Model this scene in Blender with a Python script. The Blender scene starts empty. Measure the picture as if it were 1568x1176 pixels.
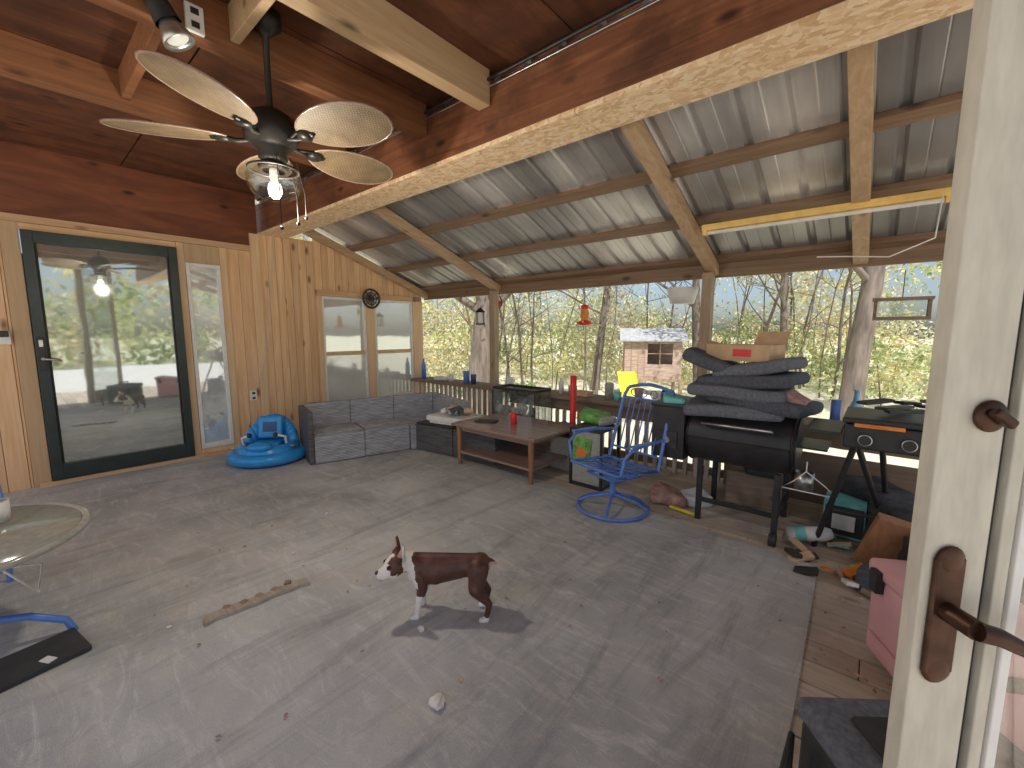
import bpy, bmesh, math, random
from mathutils import Vector, Matrix, Euler, noise as mnoise
random.seed(7)
R=random.random
def U(a,b): return a+(b-a)*R()
sc=bpy.context.scene
sc.view_settings.view_transform='Standard'; sc.view_settings.look='None'; sc.view_settings.exposure=0

# ---------------------------------------------------------------- materials
def newmat(name):
    m=bpy.data.materials.new(name); m.use_nodes=True
    nt=m.node_tree; b=nt.nodes['Principled BSDF']
    return m,nt,b
def N(nt,t,**k):
    n=nt.nodes.new(t)
    for a,v in k.items(): setattr(n,a,v)
    return n
def mixcol(nt,fac,c1,c2,blend='MIX'):
    n=N(nt,'ShaderNodeMix',data_type='RGBA',blend_type=blend)
    for s,v in ((n.inputs[0],fac),(n.inputs[6],c1),(n.inputs[7],c2)):
        if isinstance(v,bpy.types.NodeSocket): nt.links.new(v,s)
        elif isinstance(v,(int,float)): s.default_value=v
        else: s.default_value=(*v,1)
    return n.outputs[2]
def coords(nt,scale=(1,1,1),off=None):
    tc=N(nt,'ShaderNodeTexCoord'); mp=N(nt,'ShaderNodeMapping'); mp.inputs['Scale'].default_value=scale
    nt.links.new(tc.outputs['Object'],mp.inputs['Vector'])
    if off is not None: nt.links.new(off,mp.inputs['Location'])
    return mp.outputs['Vector']
def ramp(nt,fac,stops):
    r=N(nt,'ShaderNodeValToRGB'); nt.links.new(fac,r.inputs[0])
    e=r.color_ramp.elements
    e[0].position=stops[0][0]; e[0].color=(*stops[0][1],1)
    e[1].position=stops[-1][0]; e[1].color=(*stops[-1][1],1)
    for p_,c in stops[1:-1]:
        x=e.new(p_); x.color=(*c,1)
    return r.outputs[0]
def g(v): return (v,v,v)
def noise(nt,vec,scale,detail=2,rough=.6,dist=0):
    n=N(nt,'ShaderNodeTexNoise'); n.inputs['Scale'].default_value=scale; n.inputs['Detail'].default_value=detail
    n.inputs['Roughness'].default_value=rough; n.inputs['Distortion'].default_value=dist
    nt.links.new(vec,n.inputs['Vector'])
    return n.outputs['Fac']
def bump(nt,b,h,strength=.3,dist=.01):
    n=N(nt,'ShaderNodeBump'); n.inputs['Strength'].default_value=strength; n.inputs['Distance'].default_value=dist
    nt.links.new(h,n.inputs['Height']); nt.links.new(n.outputs[0],b.inputs['Normal'])
def island(nt,mul=20):
    gm=N(nt,'ShaderNodeNewGeometry'); m=N(nt,'ShaderNodeMath',operation='MULTIPLY'); m.inputs[1].default_value=mul
    nt.links.new(gm.outputs['Random Per Island'],m.inputs[0]); return gm.outputs['Random Per Island'],m.outputs[0]
def plain(name,c,rough=.6,metal=0,var=.25,scale=12,bmp=0,spec=.5,stretch=(1,1,1)):
    m,nt,b=newmat(name); v=coords(nt,stretch); n=noise(nt,v,scale)
    c2=tuple(x*(1-var) for x in c); c1=tuple(min(1,x*(1+var*.6)) for x in c)
    nt.links.new(ramp(nt,n,[(.3,c2),(.7,c1)]),b.inputs['Base Color'])
    b.inputs['Roughness'].default_value=rough; b.inputs['Metallic'].default_value=metal
    b.inputs['Specular IOR Level'].default_value=spec
    if bmp: bump(nt,b,n,bmp,.005)
    return m
def wood(name,c1,c2,axis='z',rough=.6,knots=1,dirt=None,ivar=.35,fine=9):
    m,nt,b=newmat(name)
    s=[fine,fine,fine]; s['xyz'.index(axis)]=.55
    ir,iw=island(nt,30)
    n=noise(nt,coords(nt,tuple(s),iw),2.2,3,.62,1.2)
    col=ramp(nt,n,[(.28,c2),(.5,tuple((a+b_)/2 for a,b_ in zip(c1,c2))),(.68,c1)])
    col=mixcol(nt,1.0,col,ramp(nt,ir,[(0,g(1-ivar)),(1,g(1))]),'MULTIPLY')
    if knots:
        k=[6,6,6]; k['xyz'.index(axis)]=2.6
        vo=N(nt,'ShaderNodeTexVoronoi'); nt.links.new(coords(nt,tuple(k),iw),vo.inputs['Vector']); vo.inputs['Scale'].default_value=1
        kk=ramp(nt,vo.outputs['Distance'],[(.05,g(1)),(.17,g(0))])
        col=mixcol(nt,kk,col,tuple(x*.28 for x in c2))
    if dirt:
        nd=noise(nt,coords(nt),3,4,.7)
        col=mixcol(nt,ramp(nt,nd,[(.45,g(0)),(.7,g(.75))]),col,dirt)
    nt.links.new(col,b.inputs['Base Color']); b.inputs['Roughness'].default_value=rough
    return m
def osb(name,cols,scale=22):
    m,nt,b=newmat(name)
    v=coords(nt,(1,1.6,1)); 
    vo=N(nt,'ShaderNodeTexVoronoi'); vo.inputs['Scale'].default_value=scale
    nz=N(nt,'ShaderNodeTexNoise'); nz.inputs['Scale'].default_value=14; nt.links.new(v,nz.inputs['Vector'])
    add=N(nt,'ShaderNodeVectorMath',operation='MULTIPLY_ADD'); nt.links.new(nz.outputs['Color'],add.inputs[0]); add.inputs[1].default_value=(.12,.12,.12); nt.links.new(v,add.inputs[2])
    nt.links.new(add.outputs[0],vo.inputs['Vector'])
    sep=N(nt,'ShaderNodeSeparateColor'); nt.links.new(vo.outputs['Color'],sep.inputs[0])
    c=ramp(nt,sep.outputs[0],[(0,cols[0]),(.5,cols[1]),(1,cols[2])])
    nt.links.new(c,b.inputs['Base Color']); b.inputs['Roughness'].default_value=.65
    return m

PINE=(.92,.62,.37); PINE2=(.76,.44,.22)
m_pineZ=wood('pine_v',PINE,PINE2,'z',ivar=.2)
m_pineY=wood('pine_y',PINE,PINE2,'y')
m_pineX=wood('pine_x',(.78,.52,.30),(.58,.34,.17),'x')
m_trim=wood('trim_pine',(.90,.63,.39),(.77,.49,.27),'z',knots=0)
m_joist=wood('joist_wood',(.40,.165,.068),(.24,.09,.037),'y')
m_joistL=wood('joist_light',(.84,.60,.36),(.68,.43,.22),'y')
m_purl=wood('purlin_wood',(.38,.24,.15),(.24,.145,.085),'x')
m_raft=wood('rafter_wood',(.76,.54,.33),(.56,.35,.19),'y')
m_post=wood('post_wood',(.60,.45,.30),(.42,.30,.19),'z')
m_redply=wood('stained_plywood',(.27,.08,.031),(.125,.034,.013),'y',rough=.55,knots=1,fine=3)
m_ceil=wood('ceiling_plywood',(.25,.09,.038),(.105,.034,.016),'y',knots=1,dirt=(.045,.02,.013),fine=3)
m_beamf=wood('beam_face',(.38,.15,.07),(.18,.062,.03),'x',rough=.5,knots=1,dirt=(.06,.026,.016))
m_osb=osb('osb_strand',[(.92,.73,.50),(.83,.59,.35),(.66,.41,.22)],30)
m_deck=wood('deck_board',(.82,.72,.60),(.58,.48,.38),'x',rough=.8,ivar=.35,dirt=(.40,.32,.26),fine=14)
m_rail=wood('rail_wood',(.44,.32,.23),(.28,.195,.13),'x',rough=.7,dirt=(.24,.18,.14))
m_bal=wood('baluster_wood',(.72,.63,.55),(.52,.43,.36),'z',rough=.8,knots=0)
m_table=wood('table_wood',(.42,.29,.23),(.29,.18,.14),'x',rough=.22,knots=0)
m_tleg=wood('table_leg_wood',(.55,.28,.14),(.38,.18,.09),'z',rough=.4,knots=0)

def carpet_mat():
    m,nt,b=newmat('grey_carpet')
    v=coords(nt); n1=noise(nt,v,.8,4,.65,.8); n2=noise(nt,v,4,6,.78,.5); n3=noise(nt,v,320,1,.5); n4=noise(nt,coords(nt,(1,3.6,1)),2.2,6,.82,2.0)
    n5=noise(nt,coords(nt,(3.4,.5,1)),1.7,5,.8,.8)
    col=ramp(nt,n1,[(.32,(.37,.38,.385)),(.52,(.52,.53,.535)),(.70,(.68,.69,.69))])
    col=mixcol(nt,ramp(nt,n2,[(.48,g(0)),(.70,g(.55))]),col,(.70,.64,.55))
    col=mixcol(nt,ramp(nt,n4,[(.50,g(0)),(.72,g(.65))]),col,(.86,.86,.83))
    col=mixcol(nt,ramp(nt,n5,[(.50,g(0)),(.72,g(.62))]),col,(.24,.245,.25))
    col=mixcol(nt,.3,col,ramp(nt,n3,[(.3,g(.4)),(.7,g(1.0))]),'MULTIPLY')
    nt.links.new(col,b.inputs['Base Color']); b.inputs['Roughness'].default_value=.95; b.inputs['Specular IOR Level'].default_value=.15
    bump(nt,b,n3,.5,.004); return m
m_carpet=carpet_mat()
def roof_mat():
    m,nt,b=newmat('galvanised_metal')
    n=noise(nt,coords(nt,(5,.7,.7)),1.6,3,.6,.5); n2=noise(nt,coords(nt,(1.3,.35,.35)),.9,2)
    col=ramp(nt,n,[(.3,(.62,.60,.58)),(.7,(.86,.84,.81))])
    col=mixcol(nt,ramp(nt,n2,[(.42,g(0)),(.54,g(.8))]),col,(.24,.235,.24))
    nt.links.new(col,b.inputs['Base Color']); b.inputs['Metallic'].default_value=.5
    b.inputs['Roughness'].default_value=.36; return m
m_roof=roof_mat()
def glassy(name,base,fac,rough=.03,var=.3,tint=(.9,.95,.93)):
    m,nt,b=newmat(name)
    n=noise(nt,coords(nt),2.2,4,.65,.5)
    b.inputs['Roughness'].default_value=.7
    nt.links.new(ramp(nt,n,[(.3,tuple(x*(1-var) for x in base)),(.7,tuple(min(1,x*(1+var)) for x in base))]),b.inputs['Base Color'])
    gl=N(nt,'ShaderNodeBsdfGlossy'); gl.inputs['Roughness'].default_value=rough; gl.inputs['Color'].default_value=(*tint,1)
    wv=N(nt,'ShaderNodeBump'); wv.inputs['Strength'].default_value=.04; wv.inputs['Distance'].default_value=.02
    nt.links.new(noise(nt,coords(nt),3,1),wv.inputs['Height']); nt.links.new(wv.outputs[0],gl.inputs['Normal'])
    mx=N(nt,'ShaderNodeMixShader'); mx.inputs[0].default_value=fac
    nt.links.new(b.outputs[0],mx.inputs[1]); nt.links.new(gl.outputs[0],mx.inputs[2])
    nt.links.new(mx.outputs[0],nt.nodes['Material Output'].inputs['Surface']); return m
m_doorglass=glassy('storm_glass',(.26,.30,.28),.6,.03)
m_sideglass=glassy('sidelight_glass',(.76,.82,.78),.45)
m_winglass=glassy('window_glass',(.93,.93,.90),.55,.03,.06)
m_screen=glassy('window_screen_glass',(.76,.76,.72),.35,.08,.10)
def clearglass(name,op=.2,tint=(.93,.96,.95)):
    m,nt,b=newmat(name)
    tr=N(nt,'ShaderNodeBsdfTransparent'); tr.inputs[0].default_value=(*tint,1)
    gl=N(nt,'ShaderNodeBsdfGlossy'); gl.inputs['Roughness'].default_value=.03
    nz=noise(nt,coords(nt),20,1)
    mx=N(nt,'ShaderNodeMixShader'); nt.links.new(ramp(nt,nz,[(.3,g(op*.8)),(.7,g(op*1.2))]),mx.inputs[0])
    nt.links.new(tr.outputs[0],mx.inputs[1]); nt.links.new(gl.outputs[0],mx.inputs[2])
    nt.links.new(mx.outputs[0],nt.nodes['Material Output'].inputs['Surface']); return m
m_clear=clearglass('clear_glass')
def leafmat(name,c):
    m,nt,b=newmat(name); nt.nodes.remove(b)
    ir,iw=island(nt)
    col=ramp(nt,ir,[(0,tuple(x*.65 for x in c)),(1,tuple(min(1,x*1.15) for x in c))])
    df=N(nt,'ShaderNodeBsdfDiffuse'); tl=N(nt,'ShaderNodeBsdfTranslucent'); nt.links.new(col,tl.inputs[0]); nt.links.new(col,df.inputs[0])
    mx=N(nt,'ShaderNodeMixShader'); mx.inputs[0].default_value=.35
    nt.links.new(df.outputs[0],mx.inputs[1]); nt.links.new(tl.outputs[0],mx.inputs[2])
    nt.links.new(mx.outputs[0],nt.nodes['Material Output'].inputs['Surface']); return m
L_yel=leafmat('leaf_yellow',(.86,.77,.40)); L_ygr=leafmat('leaf_yellowgreen',(.66,.72,.36)); L_grn=leafmat('leaf_green',(.42,.53,.25)); L_tan=leafmat('leaf_tan',(.76,.64,.47)); L_pale=leafmat('leaf_pale',(.88,.86,.62))
LEAVES=[L_grn,L_ygr,L_yel,L_pale,L_tan]
m_bark=plain('bark',(.22,.18,.15),.9,var=.45,scale=3,bmp=.8,stretch=(4,4,.8))
m_black=plain('black_paint',(.03,.03,.033),.42,var=.3)
m_blackr=plain('black_plastic',(.045,.045,.048),.6,var=.3)
m_iron=plain('dark_iron',(.04,.035,.032),.45,.6)
m_bronze=plain('oil_bronze',(.085,.042,.027),.42,.7,var=.4,scale=25)
m_white=plain('white_paint',(.82,.81,.78),.5,var=.08)
m_cream=plain('cream_paint',(.60,.56,.46),.55,var=.14,scale=40,bmp=.5,stretch=(1,1,.25))
m_blue=plain('blue_paint',(.12,.26,.68),.35,var=.2)
m_toyblue=plain('toy_blue',(.03,.33,.78),.28,var=.12)
m_navy=plain('navy_plastic',(.03,.09,.24),.4)
m_red=plain('red_plastic',(.80,.03,.04),.35,var=.1)
m_yellow=plain('yellow_plastic',(.90,.75,.06),.35,var=.1)
m_yelfix=plain('yellow_fixture',(.90,.60,.18),.4,var=.15)
m_pink=plain('pink_plastic',(.84,.46,.49),.45,var=.1,scale=5)
m_teal=plain('teal_plastic',(.20,.62,.60),.5)
m_green=plain('green_fabric',(.18,.48,.10),.6,var=.5,scale=18)
m_orange=plain('orange_plastic',(.88,.28,.05),.5)
m_greycush=plain('grey_cushion',(.10,.11,.135),.95,var=.3,scale=60)
m_greycush2=plain('grey_cushion_light',(.165,.175,.205),.95,var=.3,scale=60)
m_card=plain('cardboard',(.68,.46,.28),.85,var=.15)
m_concrete=plain('stone',(.80,.78,.74),.9,var=.1,scale=3)
m_steel=plain('steel',(.6,.6,.6),.3,.9)
m_tableglass=plain('table_glass_top',(.40,.40,.36),.15,var=.15,scale=30)
m_cloth=plain('pink_cloth',(.54,.31,.26),.95,var=.5,scale=14)
m_cloth2=plain('dark_cloth',(.07,.07,.075),.95,var=.5,scale=14)
m_doorframe=plain('green_black_frame',(.028,.042,.042),.35,var=.2)
m_shed=plain('shed_siding',(.46,.34,.28),.8,var=.35,scale=5,stretch=(1,1,6))
m_shedroof=plain('shed_roof',(.42,.44,.48),.7)
def ground_mat():
    m,nt,b=newmat('leaf_litter')
    v=coords(nt); n=noise(nt,v,.35,4,.7,.5); n2=noise(nt,v,9,4,.8)
    col=ramp(nt,n,[(.35,(.84,.78,.67)),(.55,(.66,.67,.47)),(.7,(.87,.82,.73))])
    col=mixcol(nt,ramp(nt,n2,[(.45,g(0)),(.7,g(.6))]),col,(.55,.45,.34))
    nt.links.new(col,b.inputs['Base Color']); b.inputs['Roughness'].default_value=.95; return m
m_ground=ground_mat()
def wicker_mat(name,c,c2,sx=60):
    m,nt,b=newmat(name)
    v=coords(nt)
    w1=N(nt,'ShaderNodeTexWave',wave_type='BANDS',bands_direction='Z'); w1.inputs['Scale'].default_value=sx*.32; w1.inputs['Distortion'].default_value=1.2; w1.inputs['Detail'].default_value=1
    nt.links.new(v,w1.inputs['Vector'])
    n=noise(nt,coords(nt,(2,2,16)),3,4,.7)
    col=ramp(nt,n,[(.35,c2),(.65,c)])
    col=mixcol(nt,.75,col,ramp(nt,w1.outputs['Fac'],[(.0,g(.35)),(.6,g(1))]),'MULTIPLY')
    nt.links.new(col,b.inputs['Base Color']); b.inputs['Roughness'].default_value=.55
    bump(nt,b,w1.outputs['Fac'],.6,.006); return m
m_wicker=wicker_mat('grey_wicker',(.62,.62,.65),(.33,.33,.36))
m_wickerD=wicker_mat('dark_wicker',(.17,.165,.17),(.08,.08,.085))
def blade_mat():
    m,nt,b=newmat('cane_weave')
    v=coords(nt)
    ch=N(nt,'ShaderNodeTexChecker'); ch.inputs['Scale'].default_value=110; nt.links.new(v,ch.inputs['Vector'])
    n=noise(nt,v,8,3)
    col=ramp(nt,n,[(.3,(.15,.10,.05)),(.7,(.26,.18,.10))])
    col=mixcol(nt,.8,col,ramp(nt,ch.outputs['Fac'],[(0,g(.4)),(1,g(1))]),'MULTIPLY')
    nt.links.new(col,b.inputs['Base Color']); b.inputs['Roughness'].default_value=.6; return m
m_blade=blade_mat()
def emis(name,c,s):
    m,nt,b=newmat(name); b.inputs['Base Color'].default_value=(.9,.88,.82,1)
    nz=noise(nt,coords(nt),5,2); nt.links.new(ramp(nt,nz,[(0,tuple(x*.9 for x in c)),(1,c)]),b.inputs['Emission Color'])
    b.inputs['Emission Strength'].default_value=s; return m
m_bulb=emis('lit_bulb',(1,.93,.80),3)
m_dogb=plain('dog_brown',(.10,.036,.022),.5,var=.35,scale=30)
m_dogw=plain('dog_white',(.82,.77,.71),.7,var=.12,scale=30)
m_dogp=plain('dog_pink',(.58,.33,.27),.6,var=.2,scale=30)
m_eye=plain('dog_eye',(.01,.008,.006),.08,var=.1)

# ---------------------------------------------------------------- mesh builder
class B:
    def __init__(s,M=None): s.v=[];s.f=[];s.mi=[];s.sm=[];s.mats=[];s.M=M
    def add(s,vs,fs,mat,smooth=False,L=None):
        if mat not in s.mats: s.mats.append(mat)
        k=s.mats.index(mat); o=len(s.v)
        for p_ in vs:
            p_=Vector(p_)
            if L: p_=L@p_
            if s.M: p_=s.M@p_
            s.v.append(tuple(p_))
        for q in fs: s.f.append(tuple(i+o for i in q)); s.mi.append(k); s.sm.append(smooth)
    def box(s,x0,x1,y0,y1,z0,z1,mat,L=None):
        vs=[(x,y,z) for x in(x0,x1) for y in(y0,y1) for z in(z0,z1)]
        s.add(vs,[(0,1,3,2),(4,6,7,5),(0,4,5,1),(2,3,7,6),(0,2,6,4),(1,5,7,3)],mat,False,L)
    def obox(s,c,size,mat,rot=(0,0,0),bev=0,seg=2,smooth=False,warp=0):
        L=Matrix.Translation(c)@Euler([math.radians(a) for a in rot]).to_matrix().to_4x4()
        bm=bmesh.new(); bmesh.ops.create_cube(bm,size=1)
        for v in bm.verts: v.co=Vector((v.co.x*size[0],v.co.y*size[1],v.co.z*size[2]))
        if bev: bmesh.ops.bevel(bm,geom=bm.edges[:],offset=bev,segments=seg,profile=.6,affect='EDGES')
        if warp:
            bmesh.ops.subdivide_edges(bm,edges=[e for e in bm.edges if e.calc_length()>.08],cuts=5,use_grid_fill=True)
            for v in bm.verts:
                q=mnoise.noise_vector(v.co*5+Vector(c)*3); v.co+=q*warp
        s.add([v.co.copy() for v in bm.verts],[[v.index for v in fc.verts] for fc in bm.faces],mat,smooth or bev>0.015,L); bm.free()
    def tube(s,pts,r,mat,n=8,caps=True,L=None):
        pts=[Vector(p_) for p_ in pts]; rs=r if isinstance(r,(list,tuple)) else [r]*len(pts)
        vs=[];fs=[]; prev=None
        for i,p_ in enumerate(pts):
            t=(pts[min(i+1,len(pts)-1)]-pts[max(i-1,0)])
            if t.length<1e-7: t=Vector((0,0,1))
            t.normalize()
            if prev is None:
                ref=Vector((0,0,1)) if abs(t.z)<.9 else Vector((1,0,0))
                a=t.cross(ref).normalized()
            else:
                a=prev-t*prev.dot(t); 
                if a.length<1e-5: a=t.orthogonal()
                a.normalize()
            prev=a; b=t.cross(a)
            for k in range(n):
                an=2*math.pi*k/n; vs.append(p_+(a*math.cos(an)+b*math.sin(an))*rs[i])
        for i in range(len(pts)-1):
            for k in range(n):
                fs.append((i*n+k,i*n+(k+1)%n,(i+1)*n+(k+1)%n,(i+1)*n+k))
        s.add(vs,fs,mat,True,L)
        if caps: 
            m=len(pts)-1
            s.add(vs[:n],[tuple(range(n))[::-1]],mat,False,L); s.add(vs[m*n:],[tuple(range(n))],mat,False,L)
    def cyl(s,p0,p1,r0,mat,r1=None,n=20,L=None): s.tube([p0,p1],[r0,r0 if r1 is None else r1],mat,n,True,L)
    def lathe(s,c,prof,mat,n=28,L=None,sx=1,sy=1):
        vs=[];fs=[]
        for r,z in prof:
            for k in range(n):
                an=2*math.pi*k/n; vs.append((c[0]+r*sx*math.cos(an),c[1]+r*sy*math.sin(an),c[2]+z))
        for i in range(len(prof)-1):
            for k in range(n): fs.append((i*n+k,i*n+(k+1)%n,(i+1)*n+(k+1)%n,(i+1)*n+k))
        s.add(vs,fs,mat,True,L)
    def sph(s,c,r,mat,n=16,L=None):
        if not isinstance(r,(tuple,list)): r=(r,r,r)
        vs=[];fs=[];m=n//2
        for i in range(m+1):
            ph=math.pi*i/m
            for k in range(n):
                an=2*math.pi*k/n; vs.append((c[0]+r[0]*math.sin(ph)*math.cos(an),c[1]+r[1]*math.sin(ph)*math.sin(an),c[2]+r[2]*math.cos(ph)))
        for i in range(m):
            for k in range(n): fs.append((i*n+k,(i+1)*n+k,(i+1)*n+(k+1)%n,i*n+(k+1)%n))
        s.add(vs,fs,mat,True,L)
    def ring(s,c,Rr,r,mat,n=36,axis='z',sx=1,sy=1,L=None,m=8):
        pts=[]
        for k in range(n+1):
            an=2*math.pi*k/n; a=Rr*sx*math.cos(an); b=Rr*sy*math.sin(an)
            d={'z':(a,b,0),'x':(0,a,b),'y':(a,0,b)}[axis]; pts.append((c[0]+d[0],c[1]+d[1],c[2]+d[2]))
        s.tube(pts,r,mat,m,False,L)
    def poly(s,pts,z0,z1,mat,L=None):
        n=len(pts); vs=[(x,y,z0) for x,y in pts]+[(x,y,z1) for x,y in pts]
        fs=[tuple(range(n))[::-1],tuple(range(n,2*n))]+[(i,(i+1)%n,n+(i+1)%n,n+i) for i in range(n)]
        s.add(vs,fs,mat,False,L)
    def obj(s,name,bevel=0,origin=None):
        me=bpy.data.meshes.new(name); 
        vs=s.v
        if origin: vs=[(a-origin[0],b-origin[1],c-origin[2]) for a,b,c in vs]
        me.from_pydata(vs,[],s.f)
        for m in s.mats: me.materials.append(m)
        me.polygons.foreach_set('material_index',s.mi); me.polygons.foreach_set('use_smooth',s.sm); me.update()
        bm=bmesh.new(); bm.from_mesh(me); bmesh.ops.recalc_face_normals(bm,faces=bm.faces[:]); bm.to_mesh(me); bm.free()
        o=bpy.data.objects.new(name,me); sc.collection.objects.link(o)
        if origin: o.location=origin
        if bevel:
            bv=o.modifiers.new('bev','BEVEL'); bv.width=bevel; bv.segments=2; bv.limit_method='ANGLE'; bv.angle_limit=math.radians(50)
        return o

XW=-5.45   # inner face of the house wall
YR=4.15    # railing / eave line
YB=-1.9    # unseen rear edge of the porch roof, placed to admit sun behind the camera
XE=1.9     # unseen open roof end, cut back for sun bounce off the deck
def roofZ(y): return 1.86+.371*(4.2-y)      # rafter underside
# ---------------------------------------------------------------- ground and yard
b=B(); b.add([(-150,-150,-.5),(150,-150,-.5),(150,150,-.5),(-150,150,-.5)],[(0,1,2,3)],m_ground); b.obj('ground')
b=B(); b.box(-5.6,9,-9,-2.02,-.3,-.01,m_concrete); b.box(2.95,12,-2.0,9,-.3,-.02,m_concrete); b.obj('unseen_bounce_slabs')  # pale slabs added out of view to bounce sunlight into the porch
b=B(); y=-2.0
while y<4.3:
    w=.138; x=-5.6+U(0,1.2); xs=[-5.6]
    while x<2.9: xs.append(x); x+=U(2.2,3.6)
    xs.append(2.9)
    for a,c in zip(xs[:-1],xs[1:]):
        if c-a>.05: b.box(a+.002,c-.002,y,y+w,-.035+U(-.002,.002),U(-.002,.001),m_deck)
    y+=.144
b.obj('deck_floor',.003)
b=B(); b.box(-5.6,2.9,4.30,4.34,-.3,-.01,m_rail); b.obj('deck_rim_board',.003)
b=B(); 
edge=[(XW,2.98),(-3.8,2.98),(-2.6,3.0),(-1.88,3.01),(-1.0,2.96),(-.17,2.91),(-.15,2.3),(-.13,1.7),(-.12,.6),(-.1,-2.0),(XW,-2.0)]
b.poly(edge,.003,.010,m_carpet); b.obj('grey_carpet')
# ---------------------------------------------------------------- house wall (left)
b=B()
def plank_run(y0,y1,z0,z1f,w=.098,mat=m_pineZ,x=XW):
    y=y0
    while y<y1-.01:
        e=min(y+w,y1); zt=z1f((y+e)/2) if callable(z1f) else z1f
        b.box(x-.03,x+U(-.0015,.0015),y+.002,e-.002,z0,zt,mat); y=e
    b.box(x-.06,x-.012,y0,y1,z0,(z1f((y0+y1)/2) if callable(z1f) else z1f)-.03,m_rail)
plank_run(-3.0,.02,0,2.24,.125)
plank_run(1.60,1.84,0,2.24,.12)
plank_run(1.93,2.56,0,lambda y_:min(roofZ(y_)+.06,2.46),.088)
plank_run(2.56,4.20,1.87,lambda y_:roofZ(y_)+.06,.088)
plank_run(2.56,4.20,0,.33,.088)
b.box(XW-.03,XW+.018,.02,.125,0,2.24,m_trim); b.box(XW-.03,XW+.018,1.165,1.225,.02,2.24,m_trim)
b.box(XW-.03,XW+.018,1.535,1.60,.02,2.24,m_trim); b.box(XW-.03,XW+.022,1.84,1.93,0,2.44,m_trim)
b.box(XW-.03,XW+.03,-3.0,1.838,2.242,2.30,m_pineY)
b.box(XW-.03,XW+.014,.127,1.163,2.185,2.24,m_pineY)
b.box(XW-.03,XW+.05,.05,1.60,-.0,.045,m_pineY)
b.box(XW-.03,XW+.012,1.227,1.533,.045,.10,m_trim); b.box(XW-.03,XW+.012,1.227,1.533,2.05,2.24,m_trim)
b.box(XW-.03,XW-.002,-3.0,1.93,2.302,3.0,m_redply)
b.box(XW-.03,XW+.02,2.56,2.62,.33,1.87,m_trim); b.box(XW-.03,XW+.02,3.24,3.37,.33,1.87,m_trim); b.box(XW-.03,XW+.02,4.02,4.20,.0,1.80,m_trim)
b.box(XW-.03,XW+.024,2.56,4.02,1.80,1.87,m_pineY); b.box(XW-.03,XW+.05,2.56,4.02,.33,.38,m_pineY)
b.box(XW-.2,XW-.065,-3,4.25,-.4,2.0,m_rail)
b.obj('house_wall',.0025)
b=B(); x=XW+.012
b.box(x,x+.05,.13,.20,.05,2.18,m_doorframe); b.box(x,x+.05,1.09,1.16,.05,2.18,m_doorframe)
b.box(x,x+.05,.20,1.09,2.08,2.18,m_doorframe); b.box(x,x+.05,.20,1.09,.05,.19,m_doorframe)
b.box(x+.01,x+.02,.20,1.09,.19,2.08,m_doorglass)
b.box(x+.008,x+.036,.20,.215,.19,2.08,m_iron); b.box(x+.008,x+.036,1.075,1.09,.19,2.08,m_iron)
b.box(x+.05,x+.07,.145,.185,1.02,1.30,m_black); b.cyl((x+.06,.165,1.12),(x+.12,.165,1.12),.012,m_steel); b.tube([(x+.12,.16,1.12),(x+.12,.24,1.11),(x+.11,.27,1.10)],.009,m_steel)
b.box(x+.07,x+.078,.152,.178,1.22,1.28,m_steel)
b.obj('storm_door',.003)
b=B(); x=XW
b.box(x,x+.03,1.229,1.262,.102,2.048,m_white); b.box(x,x+.03,1.498,1.531,.102,2.048,m_white)
b.box(x,x+.03,1.262,1.498,2.015,2.048,m_white); b.box(x,x+.03,1.262,1.498,.102,.155,m_white)
b.box(x,x+.01,1.262,1.498,.155,2.015,m_sideglass); b.obj('sidelight_window',.003)
for i,(y0,y1) in enumerate(((2.622,3.238),(3.372,4.018))):
    b=B(); x=XW-.02; fr=m_trim
    b.box(x,x+.03,y0,y0+.03,.382,1.798,m_white); b.box(x,x+.03,y1-.03,y1,.382,1.798,m_white)
    b.box(x,x+.03,y0+.03,y1-.03,1.765,1.798,m_white); b.box(x,x+.03,y0+.03,y1-.03,.382,.425,m_white)
    b.box(x,x+.036,y0+.03,y1-.03,1.035,1.085,fr)
    b.box(x,x+.008,y0+.03,y1-.03,1.085,1.765,m_winglass); b.box(x,x+.014,y0+.03,y1-.03,.425,1.035,m_screen)
    b.obj('double_hung_window',.002)
b=B(); c=(XW+.06,3.30,1.80); b.ring(c,.125,.014,m_black,axis='x'); b.ring(c,.08,.006,m_black,axis='x'); b.ring(c,.045,.006,m_black,axis='x')
b.cyl((XW+.02,3.30,1.80),(XW+.085,3.30,1.80),.03,m_black)
for k in range(8):
    an=k*math.pi/4; b.tube([(XW+.06,3.30,1.80),(XW+.06,3.30+.125*math.cos(an),1.80+.125*math.sin(an))],.005,m_black)
for k in range(4):
    an=k*math.pi/2+.3; b.obox((XW+.04,3.30+.065*math.cos(an),1.80+.065*math.sin(an)),(.006,.1,.05),m_steel,rot=(math.degrees(an),25,0))
b.obj('wall_fan')
b=B(); b.obox((XW+.025,1.76,.62),(.03,.07,.11),m_white,bev=.006); b.box(XW+.04,XW+.043,1.745,1.775,.635,.66,m_black); b.box(XW+.04,XW+.043,1.745,1.775,.58,.605,m_black); b.obj('outlet_box')
b=B(); b.tube([(XW+.012,2.08,2.43),(XW+.015,2.05,2.0),(XW+.015,2.0,1.6),(XW+.03,1.93,1.1),(XW+.03,1.84,.8),(XW+.03,1.78,.68)],.006,m_cream); b.obj('power_cord')
b=B(); b.obox((XW+.03,-.03,1.30),(.03,.07,.11),m_white,bev=.006); b.obox((XW+.055,-.03,1.33),(.03,.05,.05),m_black,bev=.006); b.obj('light_switch')
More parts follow.
